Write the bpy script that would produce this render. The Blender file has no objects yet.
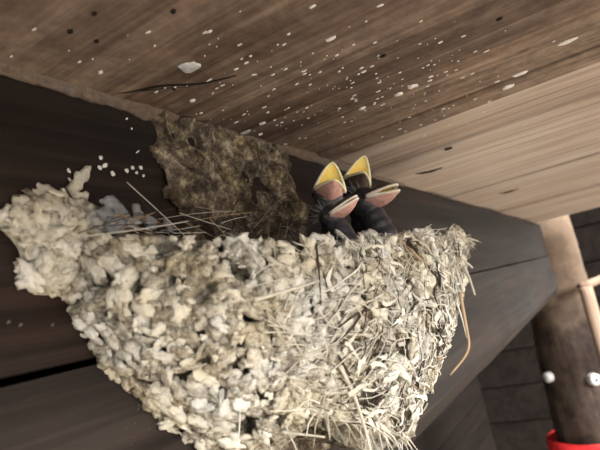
import bpy, bmesh, math, random
from mathutils import Vector, Matrix, noise
from mathutils.bvhtree import BVHTree

S = bpy.context.scene
COL = S.collection
R = random.Random(7)

# ------------------------------------------------------------------ camera, sky, sun, exposure
# world: x along the beam (away to the right), y into the beam, z up. Beam face y = 0, camera height z = 0.
D1 = Vector((305, 18, 544)).normalized()
D2 = Vector((-988, 310, 544)).normalized()
UPV = -D1.cross(D2).normalized() if D1.cross(D2).y > 0 else D1.cross(D2).normalized()
CAM = Vector((0, -.13, 0))
F = 544.0


def c2w(x, y, z):                       # camera axes (x right, y down, z away) -> world
    v = Vector((x, y, z))
    return Vector((D1.dot(v), D2.dot(v), UPV.dot(v)))


cd = bpy.data.cameras.new('camera')
cam = bpy.data.objects.new('camera', cd)
COL.objects.link(cam)
rx, ry, rz = c2w(1, 0, 0), c2w(0, -1, 0), c2w(0, 0, -1)
cam.matrix_world = Matrix(((rx.x, ry.x, rz.x, CAM.x), (rx.y, ry.y, rz.y, CAM.y), (rx.z, ry.z, rz.z, CAM.z), (0, 0, 0, 1)))
cd.sensor_width = 36
cd.lens = 36 * F / 600
cd.clip_start = .005
cd.clip_end = 100
cd.dof.use_dof = True
cd.dof.focus_distance = .22
cd.dof.aperture_fstop = 22
S.camera = cam

w = bpy.data.worlds.new('overcast_sky')
S.world = w
w.use_nodes = True
bg = w.node_tree.nodes['Background']
bg.inputs[0].default_value = (1.0, .985, .96, 1)
bg.inputs[1].default_value = .8
sl = bpy.data.lights.new('sun', 'SUN')
sl.energy = 3.0
sl.angle = math.radians(12)
sl.color = (1, .95, .88)
sun = bpy.data.objects.new('sun', sl)
COL.objects.link(sun)
sun.location = (2, -3, 4)
sun.rotation_euler = Vector((-.45, .75, -1.55)).to_track_quat('-Z', 'Y').to_euler()
fl = bpy.data.lights.new('bright_sky', 'SUN')      # the brightest, hazy part of the open sky in front of the beam
fl.energy = 3.7
fl.angle = math.radians(26)
fl.color = (1, .98, .95)
hazy = bpy.data.objects.new('bright_sky', fl)
COL.objects.link(hazy)
hazy.location = (-2, -4, 1)
hazy.rotation_euler = Vector((.50, .8, -.30)).to_track_quat('-Z', 'Y').to_euler()
S.view_settings.view_transform = 'Standard'
S.view_settings.look = 'None'
S.view_settings.exposure = 1.75
S.view_settings.gamma = 1
S.view_settings.use_curve_mapping = False


# ------------------------------------------------------------------ point helpers
def ray(px, py): return c2w(px - 300, py - 225, F)
def on_y(px, py, y):
    r = ray(px, py); return CAM + r * ((y - CAM.y) / r.y)
def on_x(px, py, x):
    r = ray(px, py); return CAM + r * ((x - CAM.x) / r.x)
def on_z(px, py, z):
    r = ray(px, py); return CAM + r * ((z - CAM.z) / r.z)


# ------------------------------------------------------------------ objects
def tag(o, label=None, cat=None, group=None, kind=None):
    if label: o['label'] = label
    if cat: o['category'] = cat
    if group: o['group'] = group
    if kind: o['kind'] = kind
    return o


def link(name, me, parent=None):
    o = bpy.data.objects.new(name, me)
    COL.objects.link(o)
    if parent:
        o.parent = parent
        # parents are unrotated empties or meshes at a location: keep world coordinates
        o.location = -parent.location if not parent.parent else -(parent.location + parent.parent.location)
    return o


def empty(name, loc):
    o = bpy.data.objects.new(name, None)
    COL.objects.link(o)
    o.location = loc
    o.empty_display_size = .02
    return o


def mesh_bm(name, bm, mat, smooth=True):
    me = bpy.data.meshes.new(name)
    bm.normal_update()
    bm.to_mesh(me); bm.free()
    me.materials.append(mat)
    if smooth: me.polygons.foreach_set('use_smooth', [True] * len(me.polygons))
    return me


def mesh_py(name, v, f, mat, smooth=True):
    me = bpy.data.meshes.new(name)
    me.from_pydata(v, [], f)
    me.materials.append(mat)
    if smooth: me.polygons.foreach_set('use_smooth', [True] * len(me.polygons))
    me.update()
    return me


def box_mesh(name, lo, hi, mat, bevel=0.001, seg=1, cuts=0, jit=0.0, axis=1):
    bm = bmesh.new()
    bmesh.ops.create_cube(bm, size=1)
    lo, hi = Vector(lo), Vector(hi)
    for v in bm.verts:
        v.co = Vector([lo[i] + (v.co[i] + .5) * (hi[i] - lo[i]) for i in range(3)])
    if cuts:
        es = [e for e in bm.edges if abs((e.verts[0].co - e.verts[1].co)[axis]) > 1e-6]
        bmesh.ops.subdivide_edges(bm, edges=es, cuts=cuts)
    if jit:
        for v in bm.verts:
            n = noise.noise_vector(v.co * 14 + Vector((lo.x * 9, lo.z * 31, 3)))
            for i in range(3):
                if i != axis: v.co[i] += n[i] * jit
    if bevel:
        bmesh.ops.bevel(bm, geom=[e for e in bm.edges if e.calc_face_angle(0) > .8], offset=bevel, segments=seg, affect='EDGES', profile=.6)
    return mesh_bm(name, bm, mat, smooth=False)


def tube(v, f, pts, radii, sides=5, cap=True):
    base = len(v)
    n = len(pts)
    prev = None
    for i, p in enumerate(pts):
        a = pts[max(i - 1, 0)]; b = pts[min(i + 1, n - 1)]
        t = (b - a)
        t = t.normalized() if t.length > 1e-9 else Vector((0, 0, 1))
        if prev is None:
            u = t.orthogonal().normalized()
        else:
            u = prev - t * prev.dot(t)
            u = u.normalized() if u.length > 1e-6 else t.orthogonal().normalized()
        prev = u
        k = t.cross(u)
        r = radii[i] if hasattr(radii, '__len__') else radii
        for s in range(sides):
            g = 2 * math.pi * s / sides
            v.append(p + u * (r * math.cos(g)) + k * (r * math.sin(g)))
    for i in range(n - 1):
        for s in range(sides):
            a = base + i * sides + s; b = base + i * sides + (s + 1) % sides
            f.append((a, b, b + sides, a + sides))
    if cap:
        f.append(tuple(base + s for s in reversed(range(sides))))
        f.append(tuple(base + (n - 1) * sides + s for s in range(sides)))


def spline(cp, n):
    out = []
    P = [cp[0] * 2 - cp[1]] + list(cp) + [cp[-1] * 2 - cp[-2]]
    segs = len(cp) - 1
    for i in range(n):
        x = i / (n - 1) * segs
        k = min(int(x), segs - 1); t = x - k
        a, b, c, d = P[k:k + 4]
        out.append(.5 * ((2 * b) + (c - a) * t + (2 * a - 5 * b + 4 * c - d) * t * t + (3 * b - a - 3 * c + d) * t ** 3))
    return out


# ------------------------------------------------------------------ materials
def mat(name):
    m = bpy.data.materials.new(name); m.use_nodes = True
    nt = m.node_tree
    return m, nt, nt.nodes['Principled BSDF']


def nd(nt, t, **k):
    n = nt.nodes.new(t)
    for a, b in k.items(): setattr(n, a, b)
    return n


def ramp(nt, fac, stops):
    r = nd(nt, 'ShaderNodeValToRGB')
    e = r.color_ramp.elements
    while len(e) < len(stops): e.new(.5)
    for i, (p, c) in enumerate(stops):
        e[i].position = p; e[i].color = (*c, 1)
    nt.links.new(fac, r.inputs[0])
    return r.outputs[0]


def mixc(nt, fac, a, b, mode='MIX'):
    m = nd(nt, 'ShaderNodeMix', data_type='RGBA', blend_type=mode)
    for s, x in ((0, fac), (6, a), (7, b)):
        if isinstance(x, (int, float)): m.inputs[s].default_value = x
        elif isinstance(x, tuple): m.inputs[s].default_value = (*x, 1)
        else: nt.links.new(x, m.inputs[s])
    return m.outputs[2]


def mth(nt, op, a, b=0.0):
    m = nd(nt, 'ShaderNodeMath', operation=op)
    for i, x in enumerate((a, b)):
        if isinstance(x, (int, float)): m.inputs[i].default_value = x
        else: nt.links.new(x, m.inputs[i])
    return m.outputs[0]


def nz(nt, vec, scale, detail=4, rough=.6, dist=0):
    n = nd(nt, 'ShaderNodeTexNoise')
    n.inputs['Scale'].default_value = scale; n.inputs['Detail'].default_value = detail
    n.inputs['Roughness'].default_value = rough; n.inputs['Distortion'].default_value = dist
    nt.links.new(vec, n.inputs['Vector'])
    return n.outputs[0]


def coords(nt, scale=(1, 1, 1), rand=True):
    tc = nd(nt, 'ShaderNodeTexCoord')
    mp = nd(nt, 'ShaderNodeMapping')
    mp.inputs['Scale'].default_value = scale
    nt.links.new(tc.outputs['Object'], mp.inputs[0])
    if rand:
        oi = nd(nt, 'ShaderNodeObjectInfo')
        cb = nd(nt, 'ShaderNodeCombineXYZ')
        for i in range(3): nt.links.new(mth(nt, 'MULTIPLY', oi.outputs['Random'], 7.3 * (i + 1)), cb.inputs[i])
        nt.links.new(cb.outputs[0], mp.inputs['Location'])
    return mp.outputs[0], tc.outputs['Object']


def bump(nt, b, h, strength=.4, dist=.001):
    n = nd(nt, 'ShaderNodeBump')
    n.inputs['Strength'].default_value = strength; n.inputs['Distance'].default_value = dist
    nt.links.new(h, n.inputs['Height'])
    nt.links.new(n.outputs[0], b.inputs['Normal'])


def wood(name, dark, mid, light, along, grain=260, rough=.75, spec=.3, streak=.5, tint=None, bstr=.35, wav=0.0, mottle=False):
    """long-grained timber; along = axis index of the grain"""
    m, nt, b = mat(name)
    sc = [1, 1, 1]; sc[along] = .035
    v, o = coords(nt, tuple(sc))
    big = nz(nt, o, 9, 3, .5)
    fine = nz(nt, v, grain, 5, .65, .6)
    band = nz(nt, v, grain * .16, 3, .6, 1.2)
    k = mth(nt, 'ADD', mth(nt, 'MULTIPLY', fine, .5), mth(nt, 'MULTIPLY', band, .5))
    if wav:
        wt = nd(nt, 'ShaderNodeTexWave', wave_type='BANDS', bands_direction='X' if along != 0 else 'Z')
        wt.inputs['Scale'].default_value = wav; wt.inputs['Distortion'].default_value = 7
        wt.inputs['Detail'].default_value = 3; wt.inputs['Detail Scale'].default_value = 1.2
        nt.links.new(v, wt.inputs['Vector'])
        k = mth(nt, 'ADD', mth(nt, 'MULTIPLY', k, .72), mth(nt, 'MULTIPLY', wt.outputs['Fac'], .28))
    c = ramp(nt, k, [(.34, dark), (.48, mid), (.62, light)])
    if tint:
        c = mixc(nt, ramp(nt, big, [(.42, (0, 0, 0)), (.62, (1, 1, 1))]), c, mixc(nt, 1.0, c, tint, 'MULTIPLY'))
    if mottle:
        b2 = nz(nt, o, 34, 6, .7, .8)
        c = mixc(nt, 1.0, c, ramp(nt, b2, [(.32, (.62, .58, .58)), (.5, (1, 1, 1)), (.68, (1.28, 1.2, 1.14))]), 'MULTIPLY')
        b3 = nz(nt, o, 150, 4, .7)
        c = mixc(nt, 1.0, c, ramp(nt, b3, [(.34, (.78, .76, .75)), (.6, (1.08, 1.08, 1.08))]), 'MULTIPLY')
    oi = nd(nt, 'ShaderNodeObjectInfo')
    c = mixc(nt, 1.0, c, ramp(nt, oi.outputs['Random'], [(0, (.84, .83, .83)), (1, (1.0, 1.0, 1.0))]), 'MULTIPLY')
    nt.links.new(c, b.inputs['Base Color'])
    b.inputs['Roughness'].default_value = rough
    b.inputs['Specular IOR Level'].default_value = spec
    bump(nt, b, k, bstr, .0015)
    return m


def plain(name, col, rough=.7, var=.25, scale=900, spec=.3, bstr=.2, sss=0, col2=None):
    m, nt, b = mat(name)
    v, o = coords(nt, (1, 1, 1))
    n = nz(nt, v, scale, 4)
    c2 = col2 or tuple(x * (1 - var) for x in col)
    c = ramp(nt, n, [(.35, c2), (.65, col)])
    nt.links.new(c, b.inputs['Base Color'])
    b.inputs['Roughness'].default_value = rough
    b.inputs['Specular IOR Level'].default_value = spec
    if sss:
        b.inputs['Subsurface Weight'].default_value = sss
        b.inputs['Subsurface Radius'].default_value = (.003, .0015, .0008)
        b.inputs['Subsurface Scale'].default_value = 1
    bump(nt, b, n, bstr, .0004)
    return m


def mud(name, stops, wscale=45, warm=(1.0, .94, .82), rough=.95, bstr=.8, island=.40, nscale=420):
    m, nt, b = mat(name)
    g = nd(nt, 'ShaderNodeNewGeometry')
    v = o = g.outputs['Position']          # one grain size for pellets of every scale
    oi = nd(nt, 'ShaderNodeObjectInfo')
    r = mth(nt, 'FRACT', mth(nt, 'ADD', g.outputs['Random Per Island'], oi.outputs['Random']))
    n = nz(nt, v, nscale, 8, .78)
    k = mth(nt, 'ADD', mth(nt, 'MULTIPLY', r, island), mth(nt, 'MULTIPLY', n, 1.0 - island * .9))
    c = ramp(nt, k, stops)
    wm = nz(nt, o, wscale, 2)
    c = mixc(nt, ramp(nt, wm, [(.4, (0, 0, 0)), (.62, (1, 1, 1))]), c, mixc(nt, 1.0, c, warm, 'MULTIPLY'))
    nt.links.new(c, b.inputs['Base Color'])
    b.inputs['Roughness'].default_value = rough
    b.inputs['Specular IOR Level'].default_value = .15
    bump(nt, b, nz(nt, v, 700, 8, .8), bstr, .0016)
    return m


M = {}
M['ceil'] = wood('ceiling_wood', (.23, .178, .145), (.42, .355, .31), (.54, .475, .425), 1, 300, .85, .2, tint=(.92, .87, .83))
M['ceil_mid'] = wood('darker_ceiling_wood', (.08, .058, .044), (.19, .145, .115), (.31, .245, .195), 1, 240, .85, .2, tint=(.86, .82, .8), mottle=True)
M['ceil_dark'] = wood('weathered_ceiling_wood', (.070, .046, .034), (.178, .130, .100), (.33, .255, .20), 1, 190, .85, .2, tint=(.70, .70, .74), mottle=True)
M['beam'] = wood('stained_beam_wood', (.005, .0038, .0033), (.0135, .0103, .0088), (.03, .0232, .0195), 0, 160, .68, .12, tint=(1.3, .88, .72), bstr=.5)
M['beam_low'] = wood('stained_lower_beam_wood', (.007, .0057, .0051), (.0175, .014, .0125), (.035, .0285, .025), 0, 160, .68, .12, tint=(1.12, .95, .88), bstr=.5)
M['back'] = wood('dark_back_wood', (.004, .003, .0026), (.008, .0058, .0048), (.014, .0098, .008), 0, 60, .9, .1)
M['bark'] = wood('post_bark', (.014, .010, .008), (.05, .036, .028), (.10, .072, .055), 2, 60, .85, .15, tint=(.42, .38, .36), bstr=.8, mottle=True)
# light on the upper post is painted into the bark colour, by height
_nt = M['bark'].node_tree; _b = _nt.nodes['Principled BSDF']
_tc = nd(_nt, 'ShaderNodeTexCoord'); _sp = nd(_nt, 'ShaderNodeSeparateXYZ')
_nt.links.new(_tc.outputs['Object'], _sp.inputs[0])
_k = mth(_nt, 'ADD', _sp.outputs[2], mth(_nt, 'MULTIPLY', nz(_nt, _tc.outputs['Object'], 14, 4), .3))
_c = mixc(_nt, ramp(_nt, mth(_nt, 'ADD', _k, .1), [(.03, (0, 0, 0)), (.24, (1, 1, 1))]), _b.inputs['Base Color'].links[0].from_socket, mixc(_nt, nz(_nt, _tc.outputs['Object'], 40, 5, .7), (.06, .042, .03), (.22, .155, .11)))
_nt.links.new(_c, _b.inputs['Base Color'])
M['peeled'] = wood('peeled_wood', (.12, .075, .05), (.24, .165, .12), (.33, .24, .18), 2, 70, .8, .2)
M['pellet'] = mud('dried_mud', [(.30, (.17, .145, .115)), (.41, (.44, .405, .34)), (.52, (.67, .645, .57)), (.70, (.84, .82, .765))], island=.24)
M['shell'] = mud('nest_mud', [(.36, (.06, .05, .04)), (.47, (.26, .23, .18)), (.58, (.52, .485, .41)), (.7, (.72, .69, .61))], island=0)
M['crust'] = mud('old_mud_crust', [(.36, (.022, .017, .014)), (.47, (.085, .067, .053)), (.55, (.19, .155, .118)), (.64, (.48, .42, .33))], 60, (1, .95, .78), island=0, nscale=160)
M['seam'] = mud('seam_mud', [(.25, (.08, .062, .052)), (.5, (.16, .125, .105)), (.8, (.27, .225, .195))], 60, island=0)
M['straw'] = mud('pale_straw', [(.2, (.22, .20, .165)), (.45, (.46, .435, .38)), (.8, (.68, .655, .59))], 30, (1, .97, .9), .7, .2)
M['brown_straw'] = mud('brown_straw', [(.2, (.2, .13, .075)), (.6, (.34, .24, .15)), (.9, (.42, .31, .21))], 30, (.95, .9, .8), .7, .2)
M['twig'] = mud('dark_twig', [(.2, (.02, .015, .012)), (.6, (.05, .036, .028)), (.9, (.09, .07, .05))], 30, (.95, .9, .8), .7, .2)
M['grey_mud'] = mud('grey_mud', [(.2, (.2, .2, .2)), (.5, (.36, .37, .38)), (.85, (.5, .52, .53))], 50, (.95, .97, 1))
M['white'] = plain('white_dropping', (.72, .70, .68), .8, .3)
M['greywhite'] = plain('grey_dropping', (.5, .5, .52), .8, .35)
M['fleck'] = plain('faint_fleck', (.10, .095, .095), .8, .3)
M['hole'] = plain('dark_hole', (.008, .006, .005), .9)
M['soil'] = plain('yard_soil', (.30, .26, .21), .95, .3, 6)
M['red'] = plain('red_cloth', (.55, .018, .02), .6, .3, 60)
M['knob'] = plain('white_ceramic', (.42, .41, .40), .5, .12, 50, .3)
M['skin'] = plain('dark_chick_skin', (.040, .038, .048), .42, .5, 500, .5, .5, 0, (.012, .011, .015))
M['pink'] = plain('pink_bill_skin', (.72, .44, .38), .5, .2, 500, .4, .15, .15, (.55, .28, .24))
M['yellow'] = plain('yellow_mouth', (.95, .78, .22), .4, .1, 200, .5, .1, .15, (.92, .62, .10))
M['flange'] = plain('pale_gape_flange', (.92, .86, .58), .45, .12, 300, .4, .1, .15)
M['whiteflange'] = plain('whitish_gape_flange', (.82, .74, .64), .45, .12, 300, .4, .1, .15)
M['billtop'] = plain('brown_bill_skin', (.11, .075, .055), .5, .4, 500, .4)
M['down'] = plain('grey_down', (.3, .29, .29), .9, .3)

# ------------------------------------------------------------------ the setting
ZC = .0845           # underside of the ceiling
ground = link('floor', box_mesh('floor', (-12, -14, -2.1), (14, 5, -2.0), M['soil'], 0))
tag(ground, kind='structure')

ceil = link('ceiling', box_mesh('ceiling', (-.9, -.42, ZC + .024), (1.5, .2, ZC + .034), M['back'], 0))
tag(ceil, kind='structure')
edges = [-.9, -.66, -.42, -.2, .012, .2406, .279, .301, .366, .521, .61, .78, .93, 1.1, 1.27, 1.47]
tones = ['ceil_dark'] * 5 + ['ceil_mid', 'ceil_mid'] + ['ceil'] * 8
DZ = (0, .0022, .0006, .003)


def ceil_z(x):
    for i in range(len(edges) - 1):
        if x < edges[i + 1]: return ZC + DZ[i % 4]
    return ZC


for i in range(len(edges) - 1):
    a, b = edges[i], edges[i + 1]
    dz = DZ[i % 4]
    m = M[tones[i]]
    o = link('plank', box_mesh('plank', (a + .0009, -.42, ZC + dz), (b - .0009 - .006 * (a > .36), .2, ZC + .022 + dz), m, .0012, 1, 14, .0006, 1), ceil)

# beam: two squared timbers, one above the other, with an open joint
wall = link('wall_back', box_mesh('wall_back', (-.9, .10, -.098), (1.49, .16, ZC + .0), M['back'], 0))
tag(wall, kind='structure')
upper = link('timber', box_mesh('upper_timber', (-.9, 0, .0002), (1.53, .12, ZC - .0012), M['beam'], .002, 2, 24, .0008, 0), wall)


def lower_timber():
    # bottom front arris is cut to a broad chamfer that catches the light
    prof = [(0, -.0016), (0, -.083), (.012, -.099), (.12, -.099), (.12, -.0016)]
    v, f = [], []
    xs = [-.9 + 2.43 * i / 40 for i in range(41)]
    for x in xs:
        for (y, z) in prof:
            n = noise.noise_vector(Vector((x * 14, y * 10, z * 20)))
            v.append(Vector((x, y + n.y * .0008, z + n.z * .0008)))
    for i in range(40):
        for s in range(5):
            a = i * 5 + s; b = i * 5 + (s + 1) % 5
            f.append((a, a + 5, b + 5, b))
    f.append((0, 1, 2, 3, 4)); f.append(tuple(40 * 5 + s for s in (4, 3, 2, 1, 0)))
    return mesh_py('lower_timber', v, f, M['beam_low'], False)


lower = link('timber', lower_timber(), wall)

# dark board walls of the room beyond the beam
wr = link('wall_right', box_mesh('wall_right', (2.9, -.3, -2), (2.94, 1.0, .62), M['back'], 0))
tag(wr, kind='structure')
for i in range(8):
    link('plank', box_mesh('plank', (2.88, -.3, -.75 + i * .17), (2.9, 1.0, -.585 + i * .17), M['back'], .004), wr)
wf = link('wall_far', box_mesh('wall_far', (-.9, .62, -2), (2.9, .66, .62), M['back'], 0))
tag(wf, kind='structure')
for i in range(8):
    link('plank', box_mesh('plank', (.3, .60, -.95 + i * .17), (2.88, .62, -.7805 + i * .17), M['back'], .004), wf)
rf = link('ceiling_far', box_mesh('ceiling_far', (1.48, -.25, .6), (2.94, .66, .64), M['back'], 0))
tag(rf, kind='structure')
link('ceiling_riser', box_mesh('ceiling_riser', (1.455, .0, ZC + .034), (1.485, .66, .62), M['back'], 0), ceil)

# ------------------------------------------------------------------ the log post beyond the beam and what is on it
PC = Vector((1.66, .012, 0))


def post_axis(z):                       # the log leans a little
    return PC + Vector((0, max(-.6, min(0, z)) * -.065, z))



def log_mesh(name, ax, z0, z1, r0, r1, mat_, seed, sides=28, rings=40, amp=.09, knots=()):
    v, f = [], []
    for i in range(rings):
        t = i / (rings - 1); z = z0 + (z1 - z0) * t
        c = ax(z)
        for s in range(sides):
            g = 2 * math.pi * s / sides
            r = r0 + (r1 - r0) * t
            p = Vector((math.cos(g), math.sin(g), z * 5))
            r *= 1 + amp * noise.noise(p * 1.3 + Vector((seed, 0, 0))) + amp * .5 * noise.noise(p * 4 + Vector((0, seed, 0)))
            for (kz, kg, kr, ka) in knots:
                d2 = ((z - kz) / kr) ** 2 + (math.atan2(math.sin(g - kg), math.cos(g - kg)) * r0 / kr) ** 2
                r += ka * math.exp(-d2)
            v.append(c + Vector((r * math.cos(g), r * math.sin(g), 0)))
    for i in range(rings - 1):
        for s in range(sides):
            a = i * sides + s; b = i * sides + (s + 1) % sides
            f.append((a, b, b + sides, a + sides))
    f.append(tuple(reversed(range(sides)))); f.append(tuple((rings - 1) * sides + s for s in range(sides)))
    return mesh_py(name, v, f, mat_)


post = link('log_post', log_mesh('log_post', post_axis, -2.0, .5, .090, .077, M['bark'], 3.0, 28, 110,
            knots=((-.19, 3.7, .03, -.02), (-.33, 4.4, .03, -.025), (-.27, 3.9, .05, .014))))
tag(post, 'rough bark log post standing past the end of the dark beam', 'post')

pole = link('peeled_pole', log_mesh('peeled_pole', lambda z: on_x(586, 290, 1.5).lerp(on_x(610, 372, 1.5), (z - on_x(586, 290, 1.5).z) / (on_x(610, 372, 1.5).z - on_x(586, 290, 1.5).z)),
            -2.0, on_x(586, 287, 1.5).z, .018, .016, M['peeled'], 8.0, 14, 60, .06))
tag(pole, 'slim pale peeled pole standing in front of the bark log post', 'pole')

v, f = [], []
a, b = on_x(581, 287, 1.53), on_x(640, 268, 1.75)
tube(v, f, spline([a, a.lerp(b, .5) + Vector((0, 0, .004)), b], 9), [.011, .0105, .010, .011, .010, .009, .010, .009, .008], 9)
br = link('crosspiece', mesh_py('crosspiece', v, f, M['peeled']))
tag(br, 'short thin branch lying across the top of the pale pole', 'branch')

# red cloth band round the post
v, f = [], []
zt = on_x(575, 441, 1.60).z
for i, (dz, dr) in enumerate(((0, .0), (.0, .008), (-.02, .010), (-.045, .007), (-.09, .009), (-.12, .008), (-.12, 0))):
    for s in range(36):
        g = 2 * math.pi * s / 36
        r = .0985 + dr + .0018 * math.sin(5 * g + i)
        v.append(post_axis(zt + dz) + Vector((r * math.cos(g), r * math.sin(g), .003 * math.sin(3 * g))))
for i in range(6):
    for s in range(36):
        a_ = i * 36 + s; b_ = i * 36 + (s + 1) % 36
        f.append((a_, a_ + 36, b_ + 36, b_))
rb = link('red_band', mesh_py('red_band', v, f, M['red']))
tag(rb, 'bright red cloth band wrapped around the bark log post', 'band')


def knob(px, py, x, rad, label):
    """rounded white knob sitting on the post's bark"""
    p = on_x(px, py, x)
    ax = post_axis(p.z)
    out = Vector((p.x - ax.x, p.y - ax.y, 0)).normalized()
    c = ax + out * .084
    t = empty('white_knob', c)
    tag(t, label, 'knob', 'white knobs on the log post')
    prof = [(0, 0), (1, 0), (1.05, .35), (.75, .5), (.75, .7), (1.0, .85), (1.0, 1.25), (.75, 1.55), (.3, 1.65), (0, 1.66)]
    q = out.to_track_quat('Z', 'Y')
    vv, ff = [], []
    for (r, h) in prof:
        for s in range(16):
            g = 2 * math.pi * s / 16
            vv.append(c + q @ Vector((rad * r * math.cos(g), rad * r * math.sin(g), rad * h * .8)))
    for i in range(len(prof) - 1):
        for s in range(16):
            a = i * 16 + s; b = i * 16 + (s + 1) % 16
            ff.append((a, b, b + 16, a + 16))
    link('body', mesh_py('knob_body', vv, ff, M['knob']), t)
    vv, ff = [], []
    tube(vv, ff, [c + out * rad * 1.25, c + out * rad * 1.5], rad * .22, 8)
    link('screw_head', mesh_py('knob_screw', vv, ff, M['hole']), t)


knob(552, 376, 1.60, .013, 'small round white knob on the shaded side of the bark post')
knob(597, 380, 1.57, .015, 'white knob cut by the picture edge, lower down the bark post')

# ------------------------------------------------------------------ flecks, droppings, holes


def blob(v, f, c, nrm, rx_, ry_, along, th, seed, n=9):
    """thin irregular splat lying on a surface"""
    nrm = nrm.normalized()
    a = (along - nrm * along.dot(nrm)).normalized(); b = nrm.cross(a)
    base = len(v)
    for k, (s, h) in enumerate(((1, -.3), (.85, .75), (.4, 1.0))):
        for i in range(n):
            g = 2 * math.pi * i / n
            q = 1 + .38 * noise.noise(Vector((math.cos(g) * 1.4, math.sin(g) * 1.4, seed * 3.1)))+.18 * noise.noise(Vector((math.cos(g) * 4, math.sin(g) * 4, seed * 1.7)))
            v.append(c + a * (rx_ * s * q * math.cos(g)) + b * (ry_ * s * q * math.sin(g)) + nrm * (th * h))
    for k in range(2):
        for i in range(n):
            p = base + k * n + i; q = base + k * n + (i + 1) % n
            f.append((p, q, q + n, p + n))
    f.append(tuple(base + 2 * n + i for i in range(n)))


DN = Vector((0, 0, -1)); FR = Vector((0, -1, 0))
v, f = [], []
k = 0
while k < 250:
    px, py = R.uniform(0, 600), R.uniform(0, 215)
    wgt = math.exp(-((px - 350) / 130) ** 2 - ((py - 95) / 45) ** 2) + .03 * (px < 460)
    if R.random() > wgt: continue
    p = on_z(px, py, ZC + .0005)
    if p.y > -.004 or p.x < .02: continue
    p.z = ceil_z(p.x) - .0002
    s = R.uniform(.35, 1.0) ** 2 * .00085 * (.6 + p.length * 1.6)
    blob(v, f, p, DN, s * R.uniform(1, 1.9), s * R.uniform(.5, .9), Vector((R.uniform(-.2, .2), 1, 0)), .0003, k, 7)
    k += 1
o = link('dropping_specks', mesh_py('dropping_specks', v, f, M['white'], False), ceil)
tag(o, 'small whitish specks spattered over the ceiling planks', kind='stuff')


def spot(px, py, sx, sy, m, parent, on, name, ang=0, th=.0006):
    v, f = [], []
    if on == 'c':
        p = on_z(px, py, ZC + .0004); p.z = ceil_z(p.x) - .0002; al = Vector((math.sin(ang), math.cos(ang), 0)); n = DN
    else:
        p = on_y(px, py, .0002); al = Vector((math.cos(ang), 0, math.sin(ang))); n = FR
    blob(v, f, p, n, sx, sy, al, th, px * .13 + py * .7, 14)
    return link(name, mesh_py(name, v, f, m, False), parent)


for (px, py, sx, sy) in ((190, 65, .0034, .0036), (245, 131, .0030, .0014), (283, 148, .0030, .001), (192, 99, .0014, .0009), (262, 122, .0016, .001), (568, 45, .004, .0016), (412, 175 - 90, .0022, .0018), (508, 87, .003, .002), (521, 77, .0038, .0018),
                         (100, 70, .001, .0005), (260, 133, .0012, .0008), (330, 37, .002, .0008), (398, 93, .002, .0014), (362, 107, .0018, .0012)):
    spot(px, py, sx, sy, M['greywhite'] if px in (190, 245) else M['white'], ceil, 'c', 'dropping')
for (px, py, s) in ((70, 29, .0007), (96, 39, .0006), (173, 9, .0007), (174, 87, .0006), (383, 54, .0009), (499, 17, .001), (448, 148, .0022), (94, 11, .0006)):
    spot(px, py, s * 1.3, s, M['hole'], ceil, 'c', 'nail_hole')
# dark grain splits and knots on the planks
for pts, r in ((((100, 91), (130, 88), (160, 82), (200, 80), (236, 72)), .0011), (((118, 92), (150, 86), (190, 83)), .0006), (((415, 172), (428, 170), (442, 166)), .0035), (((499, 193), (508, 191), (519, 188)), .005)):
    v, f = [], []
    cp = spline([on_z(x, y, ZC + .0013) for x, y in pts], 16)
    tube(v, f, cp, [r * (.25 + .75 * math.sin(math.pi * (i + .3) / 16.0)) * (1 + .4 * noise.noise(Vector((i * .9, r * 900, 0)))) for i in range(16)], 6)
    zc = ceil_z(cp[8].x)
    v = [Vector((p.x, p.y, zc + (p.z - ZC - .0013) * .3)) for p in v]
    link('wood_split', mesh_py('wood_split', v, f, M['hole']), ceil)
# white flecks on the upper timber above the left of the nest, and faint ones on the lower timber
for (px, py, sx, sy) in ((68, 171, .0006, .0009), (69, 180, .0005, .0008), (99, 168, .0008, .0010), (100, 158, .0009, .0008), (104, 166, .0015, .0008), (126, 171, .0010, .0009), (132, 168, .0010, .0008), (140, 168, .0009, .0009), (136, 173, .0009, .0006),
                         (143, 176, .0008, .0006), (126, 119, .0007, .0004), (131, 129, .0005, .0004), (137, 152, .0014, .0003), (112, 174, .0010, .0010), (20, 325, .0006, .0004), (8, 322, .0006, .0004), (52, 325, .0005, .0004)):
    spot(px, py, sx, sy, M['white' if py < 300 else 'fleck'], upper, 'w', 'white_fleck', .6)
k = 0
v, f = [], []
for i in range(38):
    px, py = R.uniform(0, 150), R.uniform(370, 450)
    if py < 385 - .238 * px + 8: continue
    blob(v, f, on_y(px, py, .0002), FR, R.uniform(.0003, .0008), R.uniform(.00012, .00022), Vector((1, 0, .9)), .0002, i, 7)
o = link('pale_flecks', mesh_py('pale_flecks', v, f, M['fleck'], False), lower)
tag(o, kind='stuff')

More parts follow.
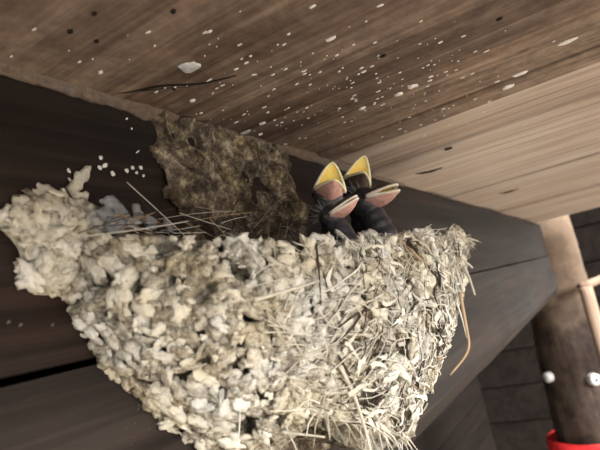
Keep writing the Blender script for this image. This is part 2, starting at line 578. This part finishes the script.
# ------------------------------------------------------------------ mud along the joint of beam and ceiling
def lump_strip():
    v, f = [], []
    n = 170; s = 9
    for i in range(n):
        x = -.02 + .46 * i / (n - 1)
        big = .55 + .5 * noise.noise(Vector((x * 38, 0, 1))) + .35 * noise.noise(Vector((x * 120, 0, 4)))
        fade = max(0, min(1, (.43 - x) / .12))
        r = .0024 * max(.12, big) * (.35 + .65 * fade) * min(1, .35 + max(0, x - .03) * 7) + .0005
        for k in range(s):
            g = math.pi * (k / (s - 1)) * .5      # from the ceiling down to the beam
            q = r * (1 + .5 * noise.noise(Vector((x * 260, k * .6, 2))))
            v.append(Vector((x, -.001 - q * math.cos(g) * 1.0 + .001 * (1 - math.cos(g)), ZC + .002 - .003 * math.sin(g) - q * 1.3 * math.sin(g))))
    for i in range(n - 1):
        for k in range(s - 1):
            a = i * s + k
            f.append((a, a + 1, a + s + 1, a + s))
    me = mesh_py('mud_seam', v, f, M['seam'])
    return me


seam = link('mud_seam', lump_strip())
md = seam.modifiers.new('thick', 'SOLIDIFY'); md.thickness = .002; md.offset = -1
tag(seam, 'crumbly strip of old pinkish brown mud along the top of the beam', 'mud')


# old mud crust on the beam behind the nest rim
def crust():
    nx, nzz = 130, 56
    v, f, es = [], [], []
    for i in range(nx):
        for k in range(nzz):
            x = .118 + .150 * i / (nx - 1); z = .030 + .054 * k / (nzz - 1)
            u = (x - .192) / .062
            e = .62 - abs(u) ** 2.2 + 1.25 * noise.noise(Vector((x * 40, z * 40, 0))) + .8 * noise.noise(Vector((x * 110, z * 110, 5))) - max(0, .136 - x) * 200
            es.append(e)
            h = .0022 * max(0, min(1, e * 2)) + (.0026 * noise.fractal(Vector((x * 150, z * 150, 9)), .8, 2, 4) + .0008) * min(1, max(0, e * 2))
            e += 1.1 * math.exp(-((x - .232) / .013) ** 2 - ((z - .047) / .02) ** 2); es[-1] = e
            h += .009 * math.exp(-((x - .232) / .011) ** 2 - ((z - .047) / .02) ** 2)     # rounded swelling, an older cup
            h += .004 * math.exp(-((x - .158) / .012) ** 2 - ((z - .055) / .012) ** 2)
            v.append(Vector((x, -h + .0003, z)))
    for i in range(nx - 1):
        for k in range(nzz - 1):
            a = i * nzz + k
            q = (a, a + nzz, a + nzz + 1, a + 1)
            if max(es[t] for t in q) > .05: f.append(q)
    return mesh_py('mud_crust', v, f, M['crust'])


cr = link('mud_crust', crust())
md = cr.modifiers.new('thick', 'SOLIDIFY'); md.thickness = .0015; md.offset = -1
tag(cr, 'brown and tan crust of old mud on the dark beam behind the nest rim', 'mud')

# ------------------------------------------------------------------ the nest
def lerpt(t, xs, ys):
    for i in range(len(xs) - 1):
        if t <= xs[i + 1]:
            k = (t - xs[i]) / (xs[i + 1] - xs[i]); return ys[i] + (ys[i + 1] - ys[i]) * k
    return ys[-1]


T5 = [0, .25, .5, .75, 1]; T6 = [0, .2, .4, .6, .8, 1]
XL = [.1011, .1000, .1086, .1237, .1430]; XR = [.4102, .3632, .3130, .2600, .2060]
BB = [.0640, .0650, .0650, .0645, .0600, .0540]
ZB = -.0382


def nest_pt(t, ph, inset=0):
    c, s = math.cos(ph), math.sin(ph)
    zr = .0200 + .012 * max(0, -c) ** 6
    z = zr + (ZB - .012 * math.exp(-((ph - 1.1) / .6) ** 2) + .007 * math.exp(-((ph - 2.35) / .3) ** 2) - zr) * t
    xl, xr, b = lerpt(t, T5, XL), lerpt(t, T5, XR), lerpt(t, T6, BB)
    a = (xr - xl) / 2 - inset
    e = 2 / 2.4
    return Vector(((xl + xr) / 2 + a * math.copysign(abs(c) ** e, c), -(b - inset) * abs(s) ** e, z))


def nest_shell():
    NT, NP = 120, 320
    v, f = [], []
    rows = []
    def row(fn):
        rows.append(len(v))
        for j in range(NP): v.append(fn(math.pi * j / (NP - 1)))
    def wob(p, a):
        return p + noise.noise_vector(p * 120) * a + noise.noise_vector(p * 320) * a * .5
    def lumps(p, t, ph):
        k = 1.0 / (.55 + 3.2 * (p - CAM).length)          # pellets grow coarser towards the far end
        h = .0030 * noise.noise(p * 260 * k) + .0022 * (.5 - abs(noise.noise(p * 420 * k))) + .0010 * noise.fractal(p * 900 * k, .8, 2, 3)
        pit = noise.noise(p * 230 * k + Vector((9, 4, 2)))
        if pit > .14: h -= min(.008, (pit - .14) * .085)
        if t > .55:
            q = noise.noise(p * 75 + Vector((2, 8, 1)))
            if q > .05: h -= min(.011, (q - .05) * .12 * min(1, (t - .55) / .2))
        n_ = Vector((p.x - .22, p.y * 2.2, p.z * .4)).normalized()
        return p + n_ * h + noise.noise_vector(p * 500 * k) * .0006
    row(lambda ph: wob(Vector((.2 + .02 * -math.cos(ph), -.012 * math.sin(ph), -.012)), .001))            # floor of the cup
    row(lambda ph: wob(nest_pt(.22, ph, .022), .001))
    row(lambda ph: wob(nest_pt(.05, ph, .013), .001))
    row(lambda ph: wob(nest_pt(0, ph, .008) + Vector((0, 0, .0015)), .001))
    for i in range(NT):
        row(lambda ph, t=i / (NT - 1): lumps(nest_pt(t, ph, .0006), t, ph))
    row(lambda ph: wob(nest_pt(1, ph, .012) + Vector((0, 0, -.006)), .0015))                            # rounded underside
    row(lambda ph: Vector((.2 + .02 * -math.cos(ph), -.01 * math.sin(ph), ZB - .008)))
    for k in range(len(rows) - 1):
        for j in range(NP - 1):
            a, b = rows[k] + j, rows[k + 1] + j
            f.append((a, a + 1, b + 1, b))
    for p in v:
        if p.y > -.0004: p.y = -.0004
    return v, f


nest = empty('swallow_nest', Vector((.21, -.03, -.04)))
tag(nest, 'large cream mud pellet and straw swallow nest stuck to the dark beam', 'nest')
sv, sf = nest_shell()
link('mud_wall', mesh_py('mud_wall', sv, sf, M['shell']), nest)

# clean parametric outer surface + the mud plaque at the left, used for scattering
LC = Vector((.1010, 0, .0335)); LR = Vector((.0165, .007, .0140))


def lobe_pt(u, w_):                       # u angle, w_ 0 centre .. 1 edge
    r = 1 + .13 * math.sin(3 * u + 1) + .08 * math.sin(5 * u)
    return Vector((LC.x + LR.x * w_ * r * math.cos(u), -LR.y * math.sqrt(max(0, 1 - w_ ** 2.4)) - .0004, LC.z + LR.z * w_ * r * math.sin(u)))


v, f = [], []
for i in range(14):
    for j in range(48):
        p = lobe_pt(2 * math.pi * j / 48, i / 13)
        q = p + noise.noise_vector(p * 160) * .0014
        q.y = min(q.y, -.0003)
        v.append(q)
for i in range(13):
    for j in range(48):
        a, b = i * 48 + j, i * 48 + (j + 1) % 48
        f.append((a, b, b + 48, a + 48))
link('mud_plaque', mesh_py('mud_plaque', v, f, M['pellet']), nest)


def pellet_mesh(name, seed, sub=3):
    bm = bmesh.new()
    bmesh.ops.create_icosphere(bm, subdivisions=sub, radius=1)
    o_ = Vector((seed * 7.7, seed * 3.1, seed * 1.3))
    sx, sy, sz = 1.0, .62 + .35 * ((seed * 37) % 10) / 10, (.14 if seed % 2 else .30) + .12 * ((seed * 53) % 10) / 10
    for v_ in bm.verts:
        p = v_.co.copy()
        d = 1 + .50 * noise.noise(p * 1.2 + o_) + .34 * noise.noise(p * 2.6 + o_) - .42 * abs(noise.noise(p * 3.6 + o_)) + .26 * noise.noise(p * 6 + o_) + .16 * noise.noise(p * 11 + o_)
        v_.co = Vector((p.x * sx * d, p.y * sy * d, p.z * sz * d))
    return mesh_bm(name, bm, M['pellet'])


PM = [pellet_mesh('mud_pellet', s) for s in range(14)]
PS = [pellet_mesh('mud_crumb', s, 3) for s in range(14)]
spots = []


def frame(p, n, spin, tilt):
    q = n.to_track_quat('Z', 'Y').to_matrix()
    from_spin = Matrix.Rotation(spin, 3, 'Z')
    t = Matrix.Rotation(tilt[0], 3, 'X') @ Matrix.Rotation(tilt[1], 3, 'Y')
    return q @ from_spin @ t


def nest_n(t, ph):
    e = .01
    a = nest_pt(min(1, t + e), ph) - nest_pt(max(0, t - e), ph)
    b = nest_pt(t, min(math.pi, ph + e)) - nest_pt(t, max(0, ph - e))
    n = b.cross(a)
    if n.length < 1e-12: return Vector((0, -1, 0))
    n.normalize()
    if n.y > .2 or (n - Vector((0, 0, 0))).dot(nest_pt(t, ph) - Vector((.22, 0, nest_pt(t, ph).z))) < 0: n = -n
    return n


grid = {}
def free(p, d):
    c = (int(p.x / .004), int(p.y / .004), int(p.z / .004))
    for i in (-1, 0, 1):
        for j in (-1, 0, 1):
            for k in (-1, 0, 1):
                for q in grid.get((c[0] + i, c[1] + j, c[2] + k), ()):
                    if (q - p).length < d: return False
    grid.setdefault(c, []).append(p)
    return True


tries = 0
while len(spots) < 1300 and tries < 60000:
    tries += 1
    if R.random() < .11:
        u, w_ = R.uniform(0, 2 * math.pi), math.sqrt(R.random())
        p = lobe_pt(u, w_)
        n = Vector(((p.x - LC.x) * 12, -.6, (p.z - LC.z) * 14)).normalized()
    else:
        t, ph = R.uniform(-.02, 1.0), R.uniform(.02, math.pi)
        p = nest_pt(max(0, t), ph); n = nest_n(max(0, t), ph)
        if t > .93 and R.random() < .45: continue
        if t > .55 and noise.noise(p * 75 + Vector((2, 8, 1))) > .05 + .25 * R.random(): continue
    s = min(.0052, max(.0021, .0215 * (p - CAM).length)) * R.choice((.4, .55, .75, .9, 1.0, 1.2, 1.35))
    if not free(p, min(.0038, s * .60)): continue
    spots.append((s, p, n))
# nearest / largest in view first
spots.sort(key=lambda q: -q[0] / (q[1] - CAM).length * max(.15, q[2].dot((CAM - q[1]).normalized())))
cv, cf = [], []
for i, (s, p, n) in enumerate(spots):
    Mx = frame(p, n, R.uniform(0, 6.3), (R.gauss(0, .42), R.gauss(0, .42)))
    c = p + n * s * R.uniform(-.34, .06)
    me = (PM if i < 298 else PS)[R.randrange(14)]
    if i < 298:
        o = bpy.data.objects.new('mud_pellet', me)
        COL.objects.link(o); o.parent = nest
        o.matrix_local = Matrix.Translation(c - nest.location) @ Mx.to_4x4() @ Matrix.Scale(s, 4)
    else:
        base = len(cv)
        cv.extend([c + Mx @ (q.co * s) for q in me.vertices])
        cf.extend([tuple(base + k for k in q.vertices) for q in me.polygons])
o = link('mud_crumbs', mesh_py('mud_crumbs', cv, cf, M['pellet']), nest)
tag(o, kind='stuff')

# straw: fine fibres on the surface (one stuff mesh), individual stalks as parts
def bvh_nest():
    vv, fff = [], []
    for i in range(30):
        for j in range(80): vv.append(nest_pt(i / 29, math.pi * j / 79))
    for i in range(29):
        for j in range(79):
            a = i * 80 + j; fff.append((a, a + 1, a + 81, a + 80))
    return BVHTree.FromPolygons(vv, fff)


BV = bvh_nest()


def walk(t, ph, ang, L, n=7, lift=.001, curl=0.0):
    """a stalk lying almost straight on the nest, following its swell"""
    p = nest_pt(t, ph); nn = nest_n(t, ph)
    hx = Vector((1, 0, 0)); hx = (hx - nn * hx.dot(nn))
    hx = hx.normalized() if hx.length > .2 else Vector((0, -1, 0))
    hz = nn.cross(hx)
    d = hx * math.cos(ang) + hz * math.sin(ang)
    bend = hx * -math.sin(ang) + hz * math.cos(ang)
    pts = []
    for i in range(n):
        k = i / (n - 1) - .5
        q = p + d * (L * k) + bend * (curl * L * k * k)
        h = BV.find_nearest(q)[0]
        a_ = q.lerp(h, .6)
        pts.append(a_ + nn * lift * (1 + .3 * math.sin(5 * i + L * 900)))
    return pts


fv, ff = [], []
for i in range(1500):
    ph = R.uniform(.1, 2.45)
    if R.random() < .35: ph = R.uniform(.1, 1.4)
    t = R.random() ** .8
    L = R.uniform(.006, .026) * min(1.2, max(.25, (nest_pt(t, ph) - CAM).length / .24))
    pts = walk(t, ph, R.gauss(0, .75) + (math.pi if R.random() < .5 else 0), L, 6, R.uniform(.0006, .0030), R.gauss(0, .4))
    r = R.uniform(.0001, .0003) * min(1.1, max(.35, (pts[2] - CAM).length / .2))
    tube(fv, ff, pts, [r, r, r, r, r * .8, r * .4], 3, False)
# ragged tips over the rim and hanging from the bottom edge
for i in range(150):
    top = R.random() < .65
    ph = R.uniform(.05, 2.0) if top else R.uniform(.4, 2.6)
    p = nest_pt(0 if top else 1, ph); n = nest_n(.05 if top else .95, ph)
    d = (n * R.uniform(.1, .6) + Vector((R.gauss(.2, .6), R.gauss(0, .4), R.uniform(-.2, .35) if top else R.uniform(-1, -.2)))).normalized()
    L = R.uniform(.004, .010) if top else R.uniform(.004, .010)
    e1 = p + n * .001
    tube(fv, ff, [e1 - d * .004, e1 + d * L * .5, e1 + d * L + Vector((0, 0, -.002))], [.0003, .00028, .00012], 3, False)
dv, df = [], []
for i in range(260):
    ph, t = R.uniform(.1, 2.1), R.random()
    k = min(1.1, max(.35, (nest_pt(t, ph) - CAM).length / .2))
    pts = walk(t, ph, R.uniform(0, 6.3), R.uniform(.005, .02) * k, 6, R.uniform(.0010, .0028), R.gauss(0, .2))
    r = R.uniform(.00012, .0003) * k
    tube(dv, df, pts, [r, r, r, r, r * .8, r * .4], 3, False)
tag(link('dark_fibres', mesh_py('dark_fibres', dv, df, M['twig']), nest), kind='stuff')
o = link('grass_fibres', mesh_py('grass_fibres', fv, ff, M['straw']), nest)
tag(o, kind='stuff')


def on_nest(px, py, off, miss=None):
    d = ray(px, py).normalized()
    h = BV.ray_cast(CAM, d)
    if h[0] is None: return CAM + d * miss
    return h[0] - d * off


def stalk(pts, r, m='straw', name='straw_stalk', off=.003, miss=.3, n=14, sides=5, label=None):
    cp = []
    last = miss
    for q in pts:
        p = on_nest(q[0], q[1], off if len(q) < 3 else q[2], last)
        last = (p - CAM).length
        cp.append(p)
    sp = spline(cp, n) if len(cp) > 2 else [cp[0].lerp(cp[1], i / (n - 1)) for i in range(n)]
    v, f = [], []
    tube(v, f, sp, [r * (1 - .45 * i / (n - 1)) for i in range(n)], sides)
    o = link(name, mesh_py(name, v, f, M[m]), nest)
    if label: o['label'] = label
    return o


stalk([(254, 300), (286, 291), (319, 281)], .0007)
stalk([(318, 282), (298, 308)], .0004)
stalk([(284, 310), (290, 292)], .0004)
stalk([(340, 366), (354, 395), (364, 425), (371, 452)], .0007)
stalk([(338, 355), (352, 380), (360, 405)], .0004, 'twig', 'dark_twig')
stalk([(408, 240), (425, 262), (437, 280), (434, 292), (440, 312)], .0006, 'twig', 'dark_twig', .0035)
stalk([(386, 232), (408, 248), (430, 268)], .0006, 'brown_straw')
stalk([(316, 243), (319, 272), (321, 305)], .0004, 'twig', 'dark_twig')
stalk([(460, 292, .001), (466, 325, 0), (469, 345, 0), (464, 358, 0), (450, 375, 0)], .0008, 'brown_straw', miss=.26, label='long bent brown straw hanging off the right side')
stalk([(456, 300, .001), (462, 318, 0), (467, 338, 0)], .0005, 'straw', miss=.26)
stalk([(115, 231), (170, 233), (250, 232), (326, 231)], .00045, 'brown_straw', 'straw_stalk', .004)
stalk([(132, 236), (180, 230), (215, 234)], .0004, 'straw', 'straw_stalk', .004)
stalk([(235, 392), (240, 415), (237, 452)], .0003, 'straw', 'straw_stalk', .002)
stalk([(165, 432), (158, 438), (156, 452)], .0005, 'straw', 'straw_stalk', .002, .21)
stalk([(282, 432), (300, 434), (325, 437)], .0006)
stalk([(370, 300), (350, 330), (322, 352)], .0005, 'twig', 'dark_twig')
stalk([(395, 305), (362, 312), (335, 330)], .0005, 'twig', 'dark_twig')
stalk([(345, 312), (372, 300), (400, 285)], .0006)
stalk([(440, 345), (436, 360), (441, 375)], .0004, 'straw', 'straw_stalk', .002, .27)
stalk([(448, 235), (460, 243), (474, 245)], .0011, 'straw', 'straw_stalk', .002, .285)
stalk([(455, 255), (466, 262), (473, 268)], .0009, 'straw', 'straw_stalk', .002, .285)
stalk([(460, 258), (468, 275), (475, 295)], .0011, 'straw', 'straw_stalk', .002, .28)
stalk([(452, 262), (459, 280), (463, 292)], .0014, 'straw', 'straw_stalk', .002, .28)
for i in range(70):
    ph = R.uniform(.15, 1.75) if R.random() < .95 else R.uniform(1.75, 2.4)
    t = R.uniform(0, .95)
    pts = walk(t, ph, R.gauss(.1, .7) + (math.pi if R.random() < .5 else 0), R.uniform(.010, .03), 9, R.uniform(.0015, .0032), R.gauss(0, .25))
    r = R.uniform(.0002, .0005) * min(1.1, max(.4, (pts[2] - CAM).length / .2))
    v, f = [], []
    tube(v, f, pts, [r * (1 - .06 * q) for q in range(9)], 5)
    mm, nm = R.choice((('straw', 'straw_stalk'), ('straw', 'straw_stalk'), ('straw', 'straw_stalk'), ('brown_straw', 'straw_stalk'), ('twig', 'dark_twig')))
    link(nm, mesh_py(nm, v, f, M[mm]), nest)
# flat dry grass blades, right side and rim
for i in range(140):
    ph = R.uniform(.1, 2.2)
    t = R.random() ** 1.1
    pts = walk(t, ph, R.gauss(.2, .8) + (math.pi if R.random() < .4 else 0), R.uniform(.005, .013) * min(1.1, max(.3, (nest_pt(t, ph) - CAM).length / .24)), 5, R.uniform(.0012, .0034), R.gauss(0, .8))
    wd = R.uniform(.0006, .0014) * min(1.1, max(.3, (pts[2] - CAM).length / .24))
    v, f = [], []
    for j, p in enumerate(pts):
        tn = (pts[min(j + 1, 4)] - pts[max(j - 1, 0)]).normalized()
        out = Vector((p.x - .22, p.y * 2.2, p.z * .3)).normalized()
        sd = tn.cross(out + noise.noise_vector(p * 90) * .7).normalized()
        ww = wd * (1, 1, .9, .7, .2)[j]
        v += [p - sd * ww, p + out * ww * .35, p + sd * ww]
    for j in range(4):
        a = j * 3
        f += [(a, a + 1, a + 4, a + 3), (a + 1, a + 2, a + 5, a + 4)]
    link('grass_blade', mesh_py('grass_blade', v, f, M['straw'], False), nest)

# grey lump and straw tangle inside the left end of the rim
v, f = [], []
for i, (px, py, y, s) in enumerate(((112, 205, -.008, .0042), (122, 213, -.009, .0045), (108, 216, -.010, .004), (128, 222, -.012, .0036), (116, 226, -.013, .004), (138, 214, -.006, .003), (150, 222, -.008, .0035), (168, 226, -.010, .003))):
    c = on_y(px, py, y)
    o = bpy.data.objects.new('mud_lump', PM[i % 14].copy()); o.data.materials[0] = M['grey_mud']
    COL.objects.link(o); o.parent = nest
    o.matrix_local = Matrix.Translation(c - nest.location) @ frame(c, Vector((0, -1, .3)), i, (.2, .2)).to_4x4() @ Matrix.Scale(s, 4)
# the pinched spur of mud that climbs the beam above the left lobe
v, f = [], []
cp = spline([on_y(86, 202, -.003), on_y(77, 190, -.003), on_y(83, 178, -.0025), on_y(93, 168, -.0015)], 14)
tube(v, f, cp, [.0030, .0026, .002, .0017, .0015, .0013, .0012, .0012, .0012, .0014, .0016, .0017, .0014, .0006], 9)
v = [Vector((p.x, p.y * .45, p.z)) + noise.noise_vector(p * 260) * .0016 + noise.noise_vector(p * 700) * .0007 for p in v]
link('mud_spur', mesh_py('mud_spur', v, f, M['pellet']), nest)
for i in range(60):
    px, py = R.uniform(125, 300), R.uniform(212, 238)
    p = on_y(px, py, R.uniform(-.02, -.006))
    d = Vector((R.gauss(1, .4), R.gauss(0, .3), R.gauss(0, .35))).normalized() * R.uniform(.006, .02)
    v, f = [], []
    tube(v, f, spline([p - d, p + noise.noise_vector(p * 300) * .002, p + d], 7), R.uniform(.00012, .00024), 4)
    link('straw_stalk', mesh_py('straw_stalk', v, f, M[R.choice(('brown_straw', 'straw', 'twig', 'twig'))]), nest)

# remains of old brown mud on the beam under the nest
v, f = [], []
for i in range(26):
    for j in range(18):
        x = .152 + .075 * i / 25; z = -.072 + .045 * j / 17
        u, q = i / 25 * 2 - 1, j / 17 * 2 - 1
        e = 1 - u * u - q * q * .9 + .5 * noise.noise(Vector((x * 90, z * 90, 3)))
        v.append(Vector((x, .0006 - .010 * max(-.06, min(.9, e)) - .0012 * noise.fractal(Vector((x * 200, z * 200, 1)), .8, 2, 3) * (e > 0), z)))
for i in range(25):
    for j in range(17):
        a = i * 18 + j; f.append((a, a + 18, a + 19, a + 1))
om = link('mud_stain', mesh_py('mud_stain', v, f, M['crust']))
md = om.modifiers.new('thick', 'SOLIDIFY'); md.thickness = .001; md.offset = -1
tag(om, 'brown old mud left on the beam below the middle of the nest', 'mud')

# ------------------------------------------------------------------ the chicks
def remeshed(name, parts, voxel, mat_):
    """one continuous skin from overlapping ellipsoids"""
    bm = bmesh.new()
    for (c, r, q) in parts:
        tmp = bmesh.ops.create_icosphere(bm, subdivisions=3, radius=1)
        for vv in tmp['verts']:
            vv.co = c + q @ Vector((vv.co.x * r[0], vv.co.y * r[1], vv.co.z * r[2]))
    me = mesh_bm(name, bm, mat_)
    o = bpy.data.objects.new('tmp', me); COL.objects.link(o)
    md = o.modifiers.new('r', 'REMESH'); md.mode = 'VOXEL'; md.voxel_size = voxel
    sm = o.modifiers.new('s', 'SMOOTH'); sm.iterations = 5; sm.factor = .5
    bpy.context.view_layer.update()
    ev = o.evaluated_get(bpy.context.evaluated_depsgraph_get())
    out = bpy.data.meshes.new_from_object(ev)
    bpy.data.objects.remove(o)
    out.name = name
    out.materials.clear(); out.materials.append(mat_)
    out.polygons.foreach_set('use_smooth', [True] * len(out.polygons))
    return out


def chick(hinge, fwd, up, w_, L, g_up, g_lo, label, foot, lower_m, flange_m, top_m='billtop', seed=1, deep=.5):
    """hinge: point midway between the corners of the gape; fwd / up in camera axes"""
    fx = c2w(*fwd).normalized(); uz = c2w(*up); uz = (uz - fx * uz.dot(fx)).normalized(); ly = uz.cross(fx)
    A = Matrix((fx, ly, uz)).transposed()
    def W(x, y, z): return hinge + A @ Vector((x, y, z))
    root = empty('swallow_chick', Vector(foot))
    tag(root, label, 'chick')
    hw = w_ / 2
    q0 = A.to_quaternion()
    head = W(-.40 * w_, 0, -.02 * w_)
    idq = Matrix.Identity(3)
    ft = Vector(foot)
    parts = [(head, (.52 * w_, .50 * w_, .50 * w_), A)]
    neck0 = head; tors = ft + Vector((0, 0, .012))
    for k in range(1, 7):
        s = k / 7
        r = (.36 + .2 * s) * w_
        parts.append((neck0.lerp(tors, s) + (Vector((0, 0, .003)) * math.sin(math.pi * s)), (r, r, r), idq))
    parts.append((tors, (.0115, .0095, .0115), idq))
    parts.append((tors + Vector((.002, .001, -.003)), (.010, .009, .009), idq))
    # folded wing stubs and eye bulges are part of the same skin
    for sgn in (1, -1):
        parts.append((tors + Vector((.0085 * sgn, -.003, .003)), (.004, .0055, .0075), idq))
        parts.append((W(-.38 * w_, sgn * .42 * w_, .10 * w_), (.17 * w_, .12 * w_, .17 * w_), A))
    link('body', remeshed('chick_body', parts, .0007, M['skin']), root)

    # bill halves -----------------------------------------------------
    def edge(s):                                   # half width of a bill half, s 0 hinge .. 1 tip
        return hw * max(0, 1 - s ** 1.25) ** .68
    NU, NS = 13, 15
    def half(sign, g, bowl, inner):
        d = Vector((math.cos(g), 0, sign * math.sin(g)))
        nrm = Vector((-math.sin(g), 0, sign * math.cos(g)))   # outward from the mouth
        pts = []
        for i in range(NS):
            s = i / (NS - 1)
            for j in range(NU):
                u = 2 * j / (NU - 1) - 1
                b = bowl * (1 - u * u) * (.55 + .45 * math.sin(math.pi * min(1, s * .9 + .1))) * (1 - .75 * s ** 3)
                back = deep * w_ * (1 - u * u) * (1 - s) ** 2 * (.6 if inner else 1)
                p = d * (s * L) + Vector((0, u * edge(s), 0)) + nrm * (b if not inner else b * .75) - Vector((back, 0, 0))
                # tip of the bill turned slightly in
                p -= nrm * (.05 * L * s ** 4)
                pts.append(p)
        return pts
    def gridf(n0, NSx):
        return [(n0 + i * NU + j, n0 + i * NU + j + 1, n0 + (i + 1) * NU + j + 1, n0 + (i + 1) * NU + j) for i in range(NSx - 1) for j in range(NU - 1)]
    up_in = half(1, g_up, .10 * w_, True); lo_in = half(-1, g_lo, .13 * w_, True)
    lining = [W(*p) for p in reversed(up_in)] + [W(*p) for p in [q for i in range(NS) for q in reversed(lo_in[i * NU:(i + 1) * NU])]]
    link('mouth_lining', mesh_py('mouth_lining', lining, gridf(0, 2 * NS), M['yellow']), root)
    for nm, sign, g, bowl, m in (('upper_bill', 1, g_up, .26 * w_, top_m), ('lower_bill', -1, g_lo, .30 * w_, lower_m)):
        out = [W(*p) for p in half(sign, g, bowl, False)]
        inn = [W(*p) for p in half(sign, g, bowl * .45, True)]
        n = len(out)
        vv = out + inn
        ff = gridf(0, NS) + [tuple(reversed(t)) for t in gridf(n, NS)]
        for i in range(NS - 1):
            for j in (0, NU - 1):
                ff.append((i * NU + j, (i + 1) * NU + j, n + (i + 1) * NU + j, n + i * NU + j))
        bill = link(nm, mesh_py(nm, vv, ff, M[m]), root)
        d = Vector((math.cos(g), 0, sign * math.sin(g)))
        nrm = Vector((-math.sin(g), 0, sign * math.cos(g)))
        rim = []
        for j in range(27):
            q = j / 13 - 1
            s = 1 - abs(q) ** 1.35
            sd = 1 if q > 0 else -1
            p = d * (s * L) + Vector((0, sd * edge(s), 0)) - nrm * (.05 * L * s ** 4)
            rim.append(W(*p))
        rv, rf_ = [], []
        tube(rv, rf_, rim, [.040 * w_ + .035 * w_ * abs(j / 13 - 1) ** 3 for j in range(27)], 7)
        link('gape_flange', mesh_py('gape_flange', rv, rf_, M[flange_m]), bill)
    # eyes
    for sgn in (1, -1):
        bm = bmesh.new()
        bmesh.ops.create_uvsphere(bm, u_segments=12, v_segments=8, radius=.085 * w_)
        c = W(-.36 * w_, sgn * .50 * w_, .12 * w_)
        for vv in bm.verts: vv.co = c + vv.co
        link('eye', mesh_bm('eye', bm, M['hole']), root)
    # wisps of down on the crown
    dv, df = [], []
    rr = random.Random(seed)
    for i in range(46):
        th = rr.uniform(-1.3, 1.3); el = rr.uniform(.2, 2.4)
        dd = Vector((-math.cos(el) * .6 - .2, math.sin(th) * .8, abs(math.sin(el)) * .8)).normalized()
        s0 = Vector((-.40 * w_, 0, 0)) + dd * .46 * w_
        bend = Vector((rr.gauss(-.4, .5), rr.gauss(0, .6), rr.gauss(.2, .5)))
        Ld = rr.uniform(.15, .4) * w_
        tube(dv, df, [W(*s0), W(*(s0 + dd * Ld * .6)), W(*(s0 + dd * Ld + bend * Ld * .5))], [.00010, .00009, .00004], 3, False)
    o = link('down', mesh_py('down', dv, df, M['down']), root)
    o['kind'] = 'stuff'
    return root


rad = math.radians
hA = on_y(330, 190, -.036)
chick(hA, (.12, -.80, -.60), (0, -.6, .8), .0128, .0118, rad(38), rad(38), 'chick with wide open yellow mouth at the left of the brood, pink chin', (hA.x - .002, -.034, -.004), 'pink', 'flange', 'billtop', 1)
hB = on_y(357, 182, -.022)
chick(hB, (.28, -.80, -.55), (.1, -.55, .8), .0145, .0150, rad(36), rad(42), 'chick stretched tallest at the back, yellow mouth open, brown chin', (hB.x - .004, -.022, -.004), 'billtop', 'flange', 'billtop', 2)
hC = on_y(338, 211, -.045)
chick(hC, (.58, -.52, -.62), (-.5, -.8, .2), .0105, .0110, rad(2), rad(9), 'lowest chick in front, pink bill nearly shut and tilted up', (hC.x - .001, -.049, -.004), 'pink', 'whiteflange', 'billtop', 3)
hD = on_y(375, 197, -.036)
chick(hD, (.72, -.42, -.55), (-.4, -.85, .3), .0175, .0140, rad(3), rad(15), 'chick at the right of the brood, pale edged pink bill pointing sideways', (hD.x + .002, -.038, -.004), 'pink', 'whiteflange', 'billtop', 4)
